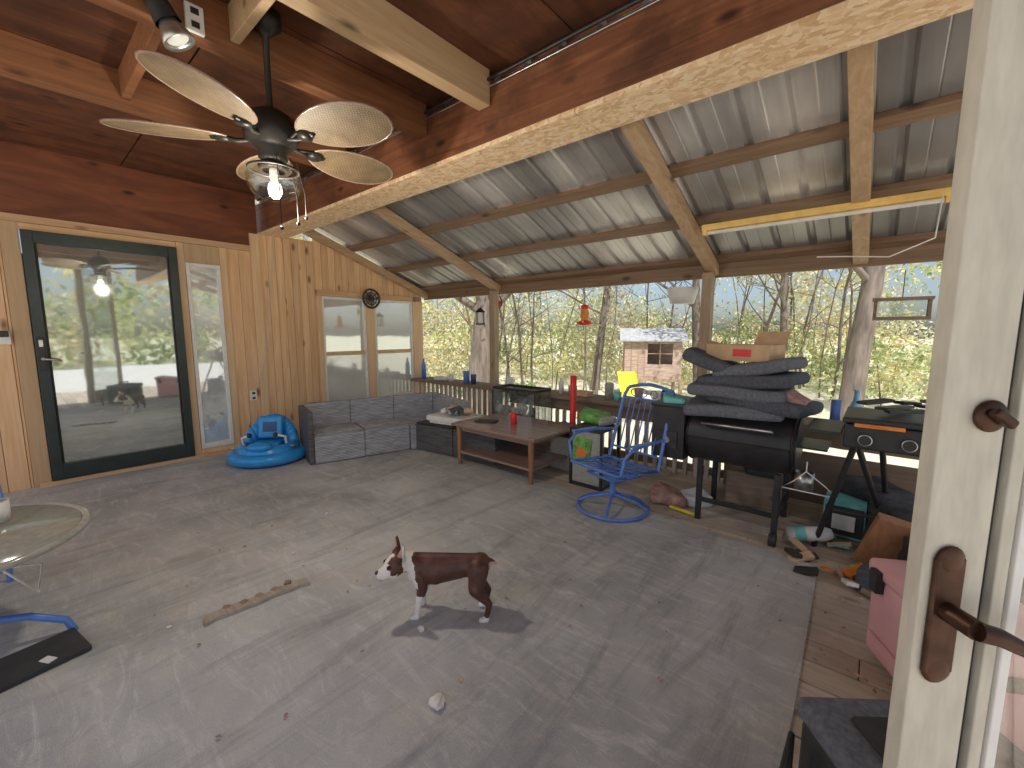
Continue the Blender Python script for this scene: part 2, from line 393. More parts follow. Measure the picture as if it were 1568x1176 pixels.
# ---------------------------------------------------------------- ceiling and roof
b=B()
xx=-5.6
for k in range(7): 
    b.box(xx,xx+1.065,YB,.80,2.86,2.875,m_ceil); b.box(xx,xx+1.065,.81,2.02,2.86,2.875,m_ceil); xx+=1.075
b.obj('plywood_ceiling')
for jx,mt in ((-1.89,m_joistL),(-2.47,m_joist),(-3.52,m_joist),(-.3,m_joist),(.6,m_joist)):
    b=B(); b.box(jx-.045,jx+.045,YB,1.955,2.66,2.858,mt)
    b.obj('ceiling_joist',.004)
b=B(); b.box(-2.425,-1.935,.80,.84,2.70,2.858,m_joistL); b.box(-3.475,-2.515,.55,.59,2.70,2.858,m_joist); b.obj('blocking_board',.004)
b=B()
b.box(-5.6,XE,1.96,2.03,2.47,2.78,m_beamf)
b.box(-5.6,XE,2.034,2.20,2.475,2.86,m_beamf)
for (x0,x1) in ((-5.6,-1.262),(-1.258,XE)): b.box(x0,x1,1.955,2.235,2.44,2.468,m_osb)
b.box(-5.6,XE,2.204,2.234,2.47,2.75,m_pineX)
b.obj('main_beam',.003)
b=B(); b.tube([(-5.4,1.94,2.80),(-3.3,1.935,2.79),(-1.2,1.94,2.80),(.5,1.935,2.79),(1.9,1.94,2.80)],.010,m_black); b.tube([(-5.4,1.95,2.765),(-1.2,1.945,2.76),(1.9,1.95,2.77)],.004,m_steel); b.obj('electrical_conduit')
for rx in (-5.36,-3.85,-1.20,-.16,1.1):
    b=B(); y0,y1=2.237,4.222; z0,z1=roofZ(y0),roofZ(y1); h=.09; w=.045
    vs=[(rx-w,y0,z0),(rx+w,y0,z0),(rx+w,y0,z0+h),(rx-w,y0,z0+h),(rx-w,y1,z1),(rx+w,y1,z1),(rx+w,y1,z1+h),(rx-w,y1,z1+h)]
    b.add(vs,[(0,1,2,3),(4,7,6,5),(0,4,5,1),(1,5,6,2),(2,6,7,3),(3,7,4,0)],m_raft); b.obj('rafter',.004)
for i,py in enumerate((2.42,3.0,3.576,4.16)):
    z=roofZ(py)+.094; L=Matrix.Translation((0,py,z))@Euler((-math.atan(.371),0,0)).to_matrix().to_4x4()
    b=B(); b.box(-5.6,XE,-.045,.045,0,.04,m_purl,L=L); b.obj('purlin',.003)
b=B(); b.box(-5.42,XE,4.225,4.262,1.835,roofZ(4.25)+.125,m_purl); b.obj('eave_board',.003)
b=B(); prof=[]; x=-5.75
while x<XE:
    prof+= [(x,0),(x+.016,.026),(x+.040,.026),(x+.056,0),(x+.137,0),(x+.143,.004),(x+.149,0)]; x+=.229
n=len(prof); vs=[]
for yy in (2.0,4.42):
    for px_,pz in prof: vs.append((px_,yy,roofZ(yy)+.137+pz))
b.add(vs,[(i,i+1,n+i+1,n+i) for i in range(n-1)],m_roof); o=b.obj('corrugated_metal_roof')
so=o.modifiers.new('s','SOLIDIFY'); so.thickness=.0015; so.offset=1
b=B(); b.add([(-6,YB-.05,2.95),(XE+.1,YB-.05,2.95),(XE+.1,2.3,2.95),(-6,2.3,2.95)],[(0,1,2,3)],m_roof); b.obj('upper_roof')
for px_ in (-3.86,-1.22,1.1):
    b=B(); b.box(px_-.045,px_+.045,4.10,4.19,-.02,roofZ(4.15)-.005,m_post); b.obj('porch_post',.005)
b=B()
b.box(-5.42,2.9,3.93,4.095,.60,.638,m_rail); b.box(-5.42,2.9,4.195,4.30,.60,.638,m_rail)
for a,c in ((-5.42,-3.91),(-3.81,-1.27),(-1.17,1.05),(1.15,2.9)): b.box(a,c,4.097,4.193,.60,.636,m_rail)
b.box(-3.5,2.9,4.04,4.075,.46,.597,m_rail); b.box(-5.42,2.9,4.08,4.12,.03,.10,m_rail)
x=-5.35
while x<-.98:
    b.box(x,x+.035,4.04,4.078,-.02,.455 if x>-3.5 else .60,m_bal); x+=.098
b.box(-.97,2.9,4.03,4.05,.0,.40,m_rail)
b.obj('deck_railing',.003)
b=B(); zf=roofZ(3.52)-.01
b.obox((-.42,3.50,zf+.02),(1.34,.075,.045),m_yelfix,bev=.006); b.tube([(-1.05,3.49,zf-.018),(.21,3.49,zf-.018)],.013,m_white); 
for x in(-1.07,.23): b.obox((x,3.49,zf-.012),(.03,.05,.04),m_yelfix,bev=.004)
b.tube([(.2,3.45,zf),(.18,3.3,zf-.25),(0,3.3,zf-.33),(-.2,3.35,zf-.3),(-.35,3.4,zf-.28)],.004,m_white)
b.obj('fluorescent_light')

# ---------------------------------------------------------------- ceiling fan
FC=Vector((-2.33,.92,2.25))
b=B()
b.lathe(FC,[(0,.60),(.07,.59),(.075,.54),(.03,.50),(.014,.48),(.014,.16)],m_iron)
b.lathe(FC,[(.014,.17),(.06,.155),(.11,.12),(.125,.07),(.12,.02),(.085,-.01),(.06,-.03),(.065,-.06),(.05,-.08),(0,-.085)],m_iron)
for k in range(5):
    an=math.radians(20+72*k)
    L=Matrix.Translation(FC+Vector((0,0,.02)))@Matrix.Rotation(an,4,'Z')@Matrix.Rotation(math.radians(-11),4,'X')
    b.tube([(.08,0,0),(.15,.0,-.012),(.2,.02,-.006),(.26,.0,-.006)],.011,m_iron,L=L); b.tube([(.12,0,-.004),(.19,-.03,-.006),(.26,0,-.006)],.008,m_iron,L=L)
    b.lathe((.21,0,-.008),[(0,-.012),(.035,-.01),(.035,.008)],m_iron,n=16,L=L)
    pts=[]
    for t in range(28):
        q=2*math.pi*t/28; rx_=.245; wy=.142*(1+.12*math.cos(q)); pts.append((.43+rx_*math.cos(q),wy*math.sin(q)))
    b.poly(pts,-.003,.003,m_blade,L=L)
    b.tube([(x_,y_,0) for x_,y_ in pts+[pts[0]]],.005,m_table,n=6,L=L)
b.lathe(FC,[(.05,-.08),(.07,-.10),(.05,-.12)],m_iron)
b.lathe(FC,[(.02,-.11),(.022,-.15),(.018,-.16)],m_white)
b.sph(FC+Vector((0,0,-.205)),(.032,.032,.045),m_bulb)
b.lathe(FC,[(.11,-.115),(.125,-.15),(.12,-.20),(.095,-.235),(.06,-.25)],m_clear,n=32); b.ring(FC+Vector((0,0,-.113)),.112,.006,m_iron)
for dx,dy,l in((.07,.05,.30),(.09,-.02,.34),(.05,.09,.26)):
    b.tube([FC+Vector((dx,dy,-.06)),FC+Vector((dx*1.3,dy*1.3,-.06-l*.6)),FC+Vector((dx*1.3,dy*1.3,-.06-l))],.0025,m_iron,n=5); b.sph(FC+Vector((dx*1.3,dy*1.3,-.07-l)),.009,m_iron,n=8)
b.obj('ceiling_fan',origin=FC)
b=B(); c=Vector((-2.35,.55,2.62))
b.lathe(c+Vector((0,0,.1)),[(0,.15),(.06,.15),(.06,.08),(.03,.06)],m_black)
L=Matrix.Translation(c)@Euler((math.radians(25),math.radians(-10),0)).to_matrix().to_4x4()
b.lathe((0,0,0),[(0,.15),(.04,.14),(.045,.06),(.05,.0)],m_black,L=L); b.lathe((0,0,0),[(.03,.02),(.055,-.04),(.062,-.07),(.058,-.075),(.04,-.06),(.02,-.03),(0,-.02)],m_steel,L=L); b.sph((0,0,-.055),(.045,.045,.016),m_white,L=L)
b.obj('flood_light')
b=B(); b.obox((-2.415,.66,2.72),(.02,.07,.115),m_white,bev=.005); b.box(-2.404,-2.40,.645,.675,2.735,2.76,m_black); b.box(-2.404,-2.40,.645,.675,2.68,2.705,m_black); b.obj('electrical_outlet')

# ---------------------------------------------------------------- sofa (L-shaped wicker)
def sofa():
    b=B()
    an=math.atan2(-.25,.968)
    L=Matrix.Translation((-4.78,1.98,0))@Matrix.Rotation(an,4,'Z')
    def bx(x0,x1,y0,y1,z0,z1,m): b.box(x0,x1,y0,y1,z0,z1,m,L=L)
    bx(0,.55,0,.05,.02,.55,m_wickerD)
    bx(0,.10,.052,.52,.02,.57,m_wicker); bx(0,.10,.526,1.03,.02,.57,m_wicker); bx(0,.10,1.036,1.545,.02,.57,m_wicker)
    for k in range(2): 
        y0=.054+k*.50; bx(.102,.555,y0,y0+.495,.02,.30,m_wicker); bx(.104,.53,y0+.004,y0+.49,.302,.315,m_wicker)
    bx(.102,.60,1.06,1.545,.02,.29,m_wicker); bx(.0,.6,1.55,1.62,.02,.57,m_wicker) ; bx(.604,.95,1.55,1.62,.02,.57,m_wicker)
    return b.obj('wicker_sofa',.012)
sofa()
b=B(); L=Matrix.Translation((-3.94,2.90,0))@Matrix.Rotation(math.radians(8),4,'Z')
for k in range(2): b.box(k*.56,k*.56+.55,0,.56,.02,.31,m_wickerD,L=L); b.box(k*.56+.01,k*.56+.54,.01,.55,.312,.33,m_blackr,L=L)
b.obj('wicker_ottoman',.012)
b=B(); c=(-3.55,3.17,.335)
for z0,z1,s in((0,.03,.9),(.03,.09,1.0)): b.obox((c[0],c[1],c[2]+(z0+z1)/2),(.55*s,.36*s,z1-z0),m_white,rot=(0,0,10),bev=.012)
for k in range(9): b.obox((c[0]+U(-.2,.2),c[1]+U(-.1,.1),c[2]+.12+U(0,.05)),(U(.06,.16),U(.06,.12),.05),random.choice([m_card,m_greycush,m_cloth,m_tableglass,m_white]),rot=(U(-30,30),U(-30,30),U(0,90)),bev=.012,warp=.01)
b.obj('storage_tub')
b=B(); b.lathe((-3.2,2.98,.34),[(0,0),(.05,0),(.085,.05),(.09,.08),(.085,.08),(.06,.02)],m_tableglass); b.obj('bowl')
b=B(); L=None
b.obox((-2.70,3.19,.42),(1.06,.74,.028),m_table,bev=.006); b.box(-3.16,-2.24,2.87,3.51,.36,.404,m_table)
for x in(-3.16,-2.24):
    for y in(2.87,3.51): b.tube([(x,y,.40),(x*1.0,y,0)],[.03,.018],m_tleg,n=10)
b.obox((-2.70,3.19,.14),(.96,.66,.022),m_table,bev=.004)
b.obj('coffee_table')
b=B(); b.lathe((-2.72,3.2,.435),[(0,0),(.03,0),(.032,.004),(.032,.10),(.026,.115),(0,.115)],m_red); b.obj('soda_can')
b=B(); b.obox((-3.0,3.1,.44),(.22,.13,.015),m_blackr,rot=(0,0,20),bev=.004); b.obj('tray')
b=B(); b.box(-3.38,-2.80,3.60,3.93,0,.285,m_rail); b.obj('aquarium_stand',.006)
b=B(); x0,x1,y0,y1,z0,z1=-3.38,-2.76,3.60,3.90,.29,.72
b.box(x0,x1,y0,y1,z0,z0+.03,m_black); b.box(x0,x1,y0,y0+.02,z1-.03,z1,m_black); b.box(x0,x1,y1-.02,y1,z1-.03,z1,m_black); b.box(x0,x0+.02,y0+.02,y1-.02,z1-.03,z1,m_black); b.box(x1-.02,x1,y0+.02,y1-.02,z1-.03,z1,m_black)
for x in (x0+.003,x1-.003): b.box(x-.003,x+.003,y0+.002,y1-.002,z0+.03,z1-.03,m_clear)
for y in (y0+.003,y1-.003): b.box(x0+.01,x1-.01,y-.003,y+.003,z0+.03,z1-.03,m_clear)
for x in (x0+.004,x1-.004): b.box(x-.005,x+.005,y0-.003,y0+.0,z0+.03,z1-.03,m_black)
for k in range(14): b.obox((U(x0+.06,x1-.06),U(y0+.05,y1-.05),z0+.06+U(0,.12)),(U(.05,.14),U(.04,.09),U(.04,.09)),random.choice([m_card,m_concrete,m_concrete,m_greycush2,m_white]),rot=(U(0,40),U(0,40),U(0,90)),bev=.01)
b.obj('aquarium')
b=B(); b.box(-2.42,-2.05,3.42,3.80,0,.33,m_tableglass); b.obox((-2.235,3.61,.34),(.40,.41,.025),m_blackr,bev=.006)
b.obj('plastic_tote',.01)
b=B(); b.lathe((-2.40,3.62,.353),[(0,0),(.11,0),(.12,.02),(.09,.06),(.03,.075)],m_toyblue,sx=1,sy=.8); b.lathe((-2.32,3.66,.38),[(0,0),(.032,.0),(.038,.02),(.03,.06),(.034,.2),(.03,.22),(.036,.36),(.03,.38),(.034,.52),(.02,.53),(0,.53)],m_red); b.obj('toy_batting_tee')
b=B(); b.box(-2.02,-1.70,3.14,3.48,.0,.02,m_black)
for x in(-2.02,-1.72):
    for y in(3.14,3.46): b.box(x,x+.02,y,y+.02,.02,.50,m_black)
b.box(-2.02,-1.70,3.14,3.48,.50,.52,m_blackr); b.box(-1.995,-1.725,3.155,3.16,.03,.49,m_tableglass); b.obox((-1.90,3.146,.33),(.17,.006,.22),m_green,rot=(0,8,0)); b.obox((-1.90,3.141,.30),(.10,.004,.09),m_orange,rot=(0,20,0))
b.obj('storage_cabinet',.004)
b=B(); b.obox((-1.95,3.45,.57),(.26,.2,.09),m_green,rot=(10,8,15),bev=.035,warp=.02); b.obox((-1.80,3.40,.56),(.16,.15,.07),m_tableglass,rot=(0,-12,35),bev=.03,warp=.02); b.obj('potting_soil_bag')

# ---------------------------------------------------------------- blue swivel patio chair
def patio_chair(loc,rz,s=1):
    b=B(Matrix.Translation(loc)@Matrix.Rotation(math.radians(rz),4,'Z')@Matrix.Scale(s,4)); m=m_blue
    b.ring((0,0,.018),.27,.013,m); 
    for k in range(4):
        an=k*math.pi/2+.6; c,s_=math.cos(an),math.sin(an)
        b.tube([(.27*c,.27*s_,.02),(.18*c,.18*s_,.07),(.06*c,.06*s_,.10),(.02*c,.02*s_,.11)],.011,m)
    b.cyl((0,0,.09),(0,0,.26),.022,m); b.lathe((0,0,.24),[(0,0),(.07,0),(.07,.03),(0,.03)],m)
    b.tube([(-.14,-.14,.28),(.14,-.14,.28),(.14,.14,.27),(-.14,.14,.27),(-.14,-.14,.28)],.011,m)
    seat=[(-.24,-.22,.36),(.24,-.22,.36),(.25,.22,.32),(-.25,.22,.32),(-.24,-.22,.36)]; b.tube(seat,.012,m)
    for k in range(9):
        x=-.2+.05*k; b.tube([(x,-.22,.36),(x,0,.325),(x,.22,.32)],.0045,m,n=6)
    for k in range(5): y=-.16+.08*k; b.tube([(-.24,y,.345),(0,y,.325),(.24,y,.345)],.0045,m,n=6)
    for sx in(-1,1):
        b.tube([(sx*.25,.22,.32),(sx*.245,.28,.55),(sx*.23,.36,.84),(sx*.225,.40,.90),(sx*.21,.41,.915)],.014,m)
        b.tube([(sx*.245,.27,.56),(sx*.29,.10,.57),(sx*.30,-.12,.56),(sx*.29,-.20,.50),(sx*.26,-.20,.37)],.011,m); b.obox((sx*.30,-.02,.578),(.045,.26,.014),m,bev=.005)
        b.tube([(sx*.14,.0,.28),(sx*.2,.05,.31),(sx*.25,.0,.34)],.01,m)
    b.tube([(-.21,.41,.915),(-.1,.41,.94),(0,.41,.95),(.1,.41,.94),(.21,.41,.915)],.014,m); b.tube([(-.23,.37,.83),(.23,.37,.83)],.009,m); b.tube([(-.245,.245,.42),(.245,.245,.42)],.009,m)
    for k in range(7):
        x=-.165+.055*k; b.tube([(x,.245,.42),(x,.30,.6),(x,.37,.83)],.0055,m,n=6)
    for k in range(4):
        x=-.15+.1*k; b.ring((x,.39,.875),.032,.004,m,n=16,axis='y',m=6)
    return b.obj('swivel_patio_chair')
patio_chair((-1.46,2.88,.01),-16,.97)
b=B(Matrix.Translation((-3.35,-.42,.0))@Matrix.Rotation(math.radians(150),4,'Z'))
for sx in(-1,1):
    b.tube([(sx*.25,-.2,0),(sx*.25,-.22,.35),(sx*.26,-.2,.58),(sx*.26,.2,.58)],.013,m_blue); b.tube([(sx*.25,.2,0),(sx*.25,.22,.4),(sx*.24,.3,.9)],.013,m_blue)
b.tube([(-.24,.3,.9),(.24,.3,.9)],.013,m_blue); b.obox((0,0,.38),(.5,.46,.02),m_navy,bev=.006)
for k in range(6): b.tube([(-.2+.08*k,.22,.4),(-.2+.08*k,.3,.9)],.006,m_blue)
b.obj('blue_patio_chair')
b=B(); tc=(-2.76,-.30,.50)
b.lathe(tc,[(0,.0),(.44,.0),(.44,.008),(0,.008)],m_tableglass,n=56); b.ring((tc[0],tc[1],tc[2]),.455,.016,m_tableglass,n=64)
for k in range(4):
    an=math.radians(75+90*k); c,s_=math.cos(an),math.sin(an)
    def P(r,z): return (tc[0]+r*c,tc[1]+r*s_,z)
    b.tube([P(.38,.47),P(.2,.38),P(.07,.27),P(.1,.16),P(.25,.13),P(.36,.07),P(.38,.012)],.016,m_blue); b.ring(P(.1,.33),.05,.009,m_blue,axis='x',n=16)
b.ring((tc[0],tc[1],.25),.1,.011,m_blue); b.ring((tc[0],tc[1],.40),.25,.011,m_blue)
b.tube([(tc[0]+.3,tc[1]+.2,.45),(tc[0]+.25,tc[1]+.28,.3),(tc[0]+.1,tc[1]+.3,.36),(tc[0]+.2,tc[1]+.2,.42)],.004,m_white)
b.obj('glass_patio_table')
b=B(); b.lathe((-2.93,-.12,.51),[(0,0),(.05,0),(.05,.09),(.045,.09)],m_white); b.obj('mug')
b=B(); b.obox((-2.50,-.12,.025),(.22,.42,.022),m_blackr,rot=(0,0,10),bev=.006); b.obox((-2.44,-.02,.04),(.05,.03,.006),m_white,rot=(0,0,30),bev=.002); b.obj('bathroom_scale')

# ---------------------------------------------------------------- bumper car
b=B(Matrix.Translation((-4.78,1.66,.012))@Matrix.Rotation(math.radians(52),4,'Z'))
b.ring((0,0,.075),.32,.058,m_toyblue,n=48,m=14); b.ring((0,0,.03),.30,.035,m_navy,n=48)
b.lathe((0,0,.03),[(0,0),(.30,0),(.31,.06),(.29,.10),(.0,.10)],m_navy)
b.lathe((0,0,.11),[(.30,.0),(.285,.06),(.25,.09),(.21,.08),(.18,.02),(0,.0)],m_toyblue,n=40)
for i in range(13):
    an=math.radians(20+140*i/12); rr=.235; z=.16+.17*math.sin(math.radians(180*i/12))
    b.sph((rr*math.cos(an),rr*math.sin(an),z),(.06,.06,.12),m_toyblue,n=14)
b.obox((0,.10,.33),(.24,.07,.24),m_toyblue,rot=(-12,0,0),bev=.03,seg=3); b.obox((0,.02,.17),(.26,.24,.06),m_toyblue,bev=.025)
b.obox((0,.058,.34),(.13,.01,.10),m_navy,rot=(-12,0,0),bev=.004); b.sph((.0,-.25,.2),(.12,.07,.05),m_toyblue)
for sx in(-1,1):
    b.tube([(sx*.20,-.08,.16),(sx*.2,-.12,.27),(sx*.12,-.15,.30)],.014,m_white); b.sph((sx*.12,-.15,.30),.025,m_black,n=10); b.lathe((sx*.27,-.12,.175),[(.035,0),(.03,.01),(0,.012)],m_steel,n=14)
b.lathe((0,-.30,.10),[(.05,0),(.05,.02)],m_white,n=14)
b.ring((0,.145,.36),.06,.008,m_white,axis='y',n=20)
b.obj('toy_bumper_car')

# ---------------------------------------------------------------- pellet grill with cushions
b=B()
gx0,gx1,gy,gz,gr=-1.02,-.36,3.32,.60,.20
b.cyl((gx0,gy,gz),(gx1,gy,gz),gr,m_black,n=40); b.ring((gx0+.01,gy,gz),gr,.008,m_iron,axis='x'); b.ring((gx1-.01,gy,gz),gr,.008,m_iron,axis='x')
b.box(gx0+.02,gx1-.02,gy-gr-.012,gy-gr+.06,gz-.01,gz+.006,m_iron); b.cyl((gx1,gy,gz),(gx1+.012,gy,gz),gr*.93,m_black,n=40)
b.tube([(gx0+.12,gy-.17,gz+.10),(gx0+.12,gy-.25,gz+.12),(gx1-.12,gy-.25,gz+.12),(gx1-.12,gy-.17,gz+.10)],.010,m_steel)
b.box(gx0-.24,gx0-.005,gy-.22,gy+.2,.42,.80,m_black); b.obox((gx0-.12,gy-.01,.815),(.26,.45,.025),m_black,bev=.006)
b.box(gx0-.2,gx0-.05,gy-.232,gy-.222,.50,.62,m_blackr); b.cyl((gx0-.12,gy-.222,.56),(gx0-.12,gy-.245,.56),.022,m_steel)
for x,y in((-.91,3.14),(-.42,3.05),(-.44,3.58),(-.93,3.60)): b.obox((x,y,.23),(.035,.035,.46),m_black,bev=.003)
b.box(-.91,-.43,3.12,3.14,.14,.17,m_black); b.box(-.44,-.415,3.06,3.58,.14,.17,m_black)
b.cyl((-.44,3.02,.04),(-.40,3.02,.04),.04,m_blackr)
b.lathe((gx1+.06,gy-.1,gz-.26),[(0,0),(.05,0),(.055,.12),(.05,.12),(.045,.01)],m_steel,n=16); b.obox((gx1+.09,gy-.02,gz+.03),(.16,.3,.012),m_black,bev=.003)
b.obj('pellet_grill')
b=B()
for i,(dx,dy,z,rx,ry,rz,w,m) in enumerate([(-.74,3.30,.825,2,-3,5,.62,m_greycush2),(-.58,3.32,.875,-3,4,-8,.60,m_greycush),(-.72,3.30,.95,2,2,3,.60,m_greycush2),(-.66,3.34,1.02,0,-4,-6,.58,m_greycush),(-.90,3.36,1.12,0,22,10,.44,m_greycush),(-.62,3.36,1.10,0,-12,-6,.46,m_greycush2)]):
    b.obox((dx,dy,z),(w,.50,.085),m,rot=(rx,ry,rz),bev=.04,seg=5,warp=.012)
b.obox((-.38,3.25,.92),(.14,.25,.05),m_cloth,rot=(0,30,0),bev=.02,warp=.02)
b.obox((-1.14,3.2,.84),(.16,.2,.06),m_teal,rot=(0,10,20),bev=.02,warp=.02)
b.obj('patio_cushion_stack')
b=B(); L=Matrix.Translation((-.72,3.36,1.15))@Matrix.Rotation(math.radians(-12),4,'Z')
b.box(-.21,.21,-.13,.13,0,.012,m_card,L=L); b.box(-.21,.21,-.13,-.124,.012,.11,m_card,L=L); b.box(-.21,.21,.124,.13,.012,.11,m_card,L=L); b.box(-.21,-.204,-.124,.124,.012,.11,m_card,L=L); b.box(.204,.21,-.124,.124,.012,.11,m_card,L=L)
b.add([(.0,.13,.11),(.21,.13,.11),(.21,.20,.20),(.0,.20,.20)],[(0,1,2,3)],m_card,L=L); b.add([(-.21,-.12,.11),(-.21,.12,.11),(-.32,.12,.13),(-.32,-.12,.13)],[(0,1,2,3)],m_card,L=L)
b.box(-.02,.1,-.133,-.131,.03,.08,m_red,L=L)
b.obj('cardboard_box')
b=B(); b.tube([(gx1+.08,3.1,.56),(gx1+.08,3.09,.50),(gx1+.02,3.08,.43),(gx1-.04,3.07,.38),(gx1+.24,3.09,.37),(gx1+.18,3.08,.43),(gx1+.08,3.09,.50)],.004,m_white); b.obj('clothes_hanger')
b=B()
b.obox((.20,3.06,.80),(.62,.42,.13),m_black,bev=.012); b.obox((.20,3.06,.885),(.64,.44,.03),m_black,bev=.01); b.obox((-.2,3.06,.80),(.16,.4,.02),m_black,bev=.004)
for x in(-.02,.15,.32): b.cyl((x,2.85,.79),(x,2.82,.79),.026,m_black); b.ring((x,2.826,.79),.027,.004,m_steel,axis='y',n=18)
b.obox((.03,2.84,.865),(.2,.03,.02),m_orange,bev=.006)
for (x0,y0,x1,y1) in((-.06,2.9,-.22,3.20),(.05,3.2,.14,3.85),(.45,2.9,.6,2.7),(.45,3.2,.6,3.5)): b.cyl((x0,y0,.74),(x1,y1,0),.016,m_black,n=10)
b.cyl((-.05,2.95,.74),(.14,3.6,.0),.016,m_black,n=10); b.tube([(-.16,3.08,.3),(.5,3.08,.32)],.010,m_black)
for k in range(8): b.obox((U(-.02,.4),U(2.92,3.2),.91+.012*k),(U(.1,.28),.06,.016),random.choice([m_black,m_greycush2,m_blackr]),rot=(0,U(-6,6),U(0,90)),bev=.004)
b.obj('flat_top_griddle')
b=B()
b.obox((-1.18,3.28,.06),(.26,.2,.1),m_cloth,rot=(5,10,20),bev=.03,warp=.03); b.obox((-1.02,3.4,.05),(.2,.2,.08),m_white,rot=(0,0,50),bev=.02,warp=.03); b.obj('crumpled_cloth')
b=B(); b.obox((-1.02,3.16,.02),(.22,.03,.02),m_yellow,rot=(0,0,-10),bev=.006); b.obj('toy_bat')
b=B(); b.box(-.20,.02,3.42,3.66,.01,.24,m_teal); b.box(-.19,.01,3.41,3.419,.03,.22,m_blackr); b.obox((-.09,3.4,.12),(.12,.006,.1),m_white); b.obj('storage_crate',.006)
b=B(); Lb=Matrix.Translation((-.36,3.15,.055))@Euler((0,math.radians(80),.3)).to_matrix().to_4x4()
b.lathe((0,0,0),[(0,0),(.045,0),(.045,.2),(.03,.24),(0,.25)],m_white,L=Lb); b.lathe((0,0,0),[(.047,.04),(.047,.1)],m_teal,L=Lb); b.obj('spray_bottle')
b=B()
b.obox((.22,3.35,.16),(.34,.3,.30),m_cloth2,rot=(4,6,20),bev=.06,seg=3,warp=.04); b.obox((.35,3.0,.13),(.3,.26,.24),m_cloth2,rot=(-5,0,40),bev=.06,seg=3,warp=.04); b.obox((.05,3.72,.17),(.34,.3,.32),m_cloth2,rot=(4,6,50),bev=.06,seg=3,warp=.04)
b.obj('trash_bag')
b=B(); b.obox((.14,3.0,.2),(.24,.05,.34),m_tleg,rot=(20,12,10),bev=.006); b.obox((.30,2.85,.16),(.2,.2,.3),m_blackr,rot=(0,0,25),bev=.012); b.obox((.10,2.78,.07),(.18,.12,.12),m_greycush,rot=(0,0,-15),bev=.01)
b.obj('tool_bin')
b=B(); b.obox((-.65,3.72,.14),(.4,.25,.26),m_rail,rot=(0,0,6),bev=.004); b.obox((-.62,3.6,.31),(.2,.2,.06),m_blackr,rot=(0,6,20),bev=.02); b.obj('storage_box')
b=B()
for k in range(40):
    x,y=U(-.32,.30),U(2.72,3.35); b.obox((x,y,.02+U(0,.02)),(U(.03,.14),U(.02,.06),U(.01,.03)),random.choice([m_orange,m_green,m_white,m_cloth,m_blackr,m_teal,m_card,m_blackr,m_rail]),rot=(U(-20,20),U(-20,20),U(0,180)),bev=.005)
b.obj('scattered_toys')
b=B()
for k in range(480):
    if R()<.6: x,y=U(-.1,.6),U(1.6,4.0)
    elif R()<.6: x,y=U(-1.6,.3),U(2.95,4.0)
    else: x,y=U(-3.4,-.2),U(.3,2.9)
    s=U(.005,.016); a=U(0,6.28); z=.014+U(0,.004); dx,dy=math.cos(a)*s,math.sin(a)*s
    b.add([(x-dx,y-dy,z),(x+dy*.5,y-dx*.5,z+.004),(x+dx,y+dy,z),(x-dy*.5,y+dx*.5,z+.003)],[(0,1,2,3)],random.choice([m_card,m_cloth,m_rail,m_tleg]))
b.obj('fallen_leaves')
b=B(Matrix.Translation((.16,1.93,.012))@Matrix.Rotation(math.radians(-62),4,'Z'))
b.obox((-.1,.2,.19),(.44,.32,.34),m_pink,bev=.03,seg=3); b.obox((-.1,.2,.385),(.46,.34,.06),m_pink,bev=.022,seg=3); b.box(-.28,.08,.03,.037,.08,.12,m_pink); 
for x in(-.25,.05): b.obox((x,.025,.35),(.05,.03,.09),m_black,bev=.006)
b.tube([(-.34,.2,.36),(-.38,.12,.30),(-.38,.28,.30),(-.34,.2,.36)],.008,m_black); b.obox((.13,.2,.26),(.03,.16,.04),m_black,bev=.008)
b.obj('pink_cooler')
b=B(); b.lathe((.22,2.25,.43),[(0,0),(.04,0),(.05,.10),(0,.1)],m_teal); b.obj('teal_cup')
b=B(Matrix.Translation((.19,1.36,.0))@Matrix.Rotation(math.radians(38),4,'Z'))
b.obox((0,0,.14),(.44,.34,.26),m_blackr,bev=.02); b.obox((0,0,.30),(.46,.36,.06),m_greycush2,bev=.02,seg=3); b.obox((0,0,.335),(.28,.2,.02),m_blackr,bev=.008)
b.tube([(-.14,-.02,.34),(-.12,-.02,.375),(.12,-.02,.375),(.14,-.02,.34)],.012,m_blackr)
for x in(-.14,.14): b.obox((x,-.185,.26),(.06,.02,.08),m_black,bev=.006)
b.obj('tool_case')
b=B(); b.tube([(-.1,1.3,.25),(-.1,1.1,.27),(-.09,1.0,.2),(-.09,1.0,0)],.008,m_black); b.tube([(-.1,1.3,.25),(-.1,1.32,0)],.008,m_black); b.obj('folding_stand')

# ---------------------------------------------------------------- ledge clutter
def vase(name,x,y,z,prof,m,L=None):
    b=B(); b.lathe((x,y,z),prof,m,n=20); return b.obj(name)
zl=.639
m_lb=plain('light_blue',(.30,.60,.86),.3)
vase('blue_tumbler',-4.30,4.05,zl,[(0,0),(.04,0),(.045,.16),(.04,.17),(0,.17)],m_blue)
vase('blue_tumbler',-4.18,4.07,zl,[(0,0),(.035,0),(.04,.12),(.035,.13),(0,.13)],m_navy)
vase('purple_bottle',-5.25,4.06,zl,[(0,0),(.035,0),(.035,.2),(.015,.25),(.015,.3),(0,.3)],m_blue)
vase('white_jar',-3.55,4.1,zl,[(0,0),(.05,0),(.05,.11),(.04,.13),(0,.13)],m_white)
vase('white_jar',-2.15,4.1,zl,[(0,0),(.045,0),(.05,.15),(.04,.17),(0,.17)],m_tableglass)
vase('jar_candle',-2.02,4.04,zl,[(0,0),(.04,0),(.04,.09),(0,.09)],m_teal)
vase('red_cup',-1.82,4.1,zl,[(0,0),(.035,0),(.045,.13),(.05,.14),(0,.14)],m_cloth)
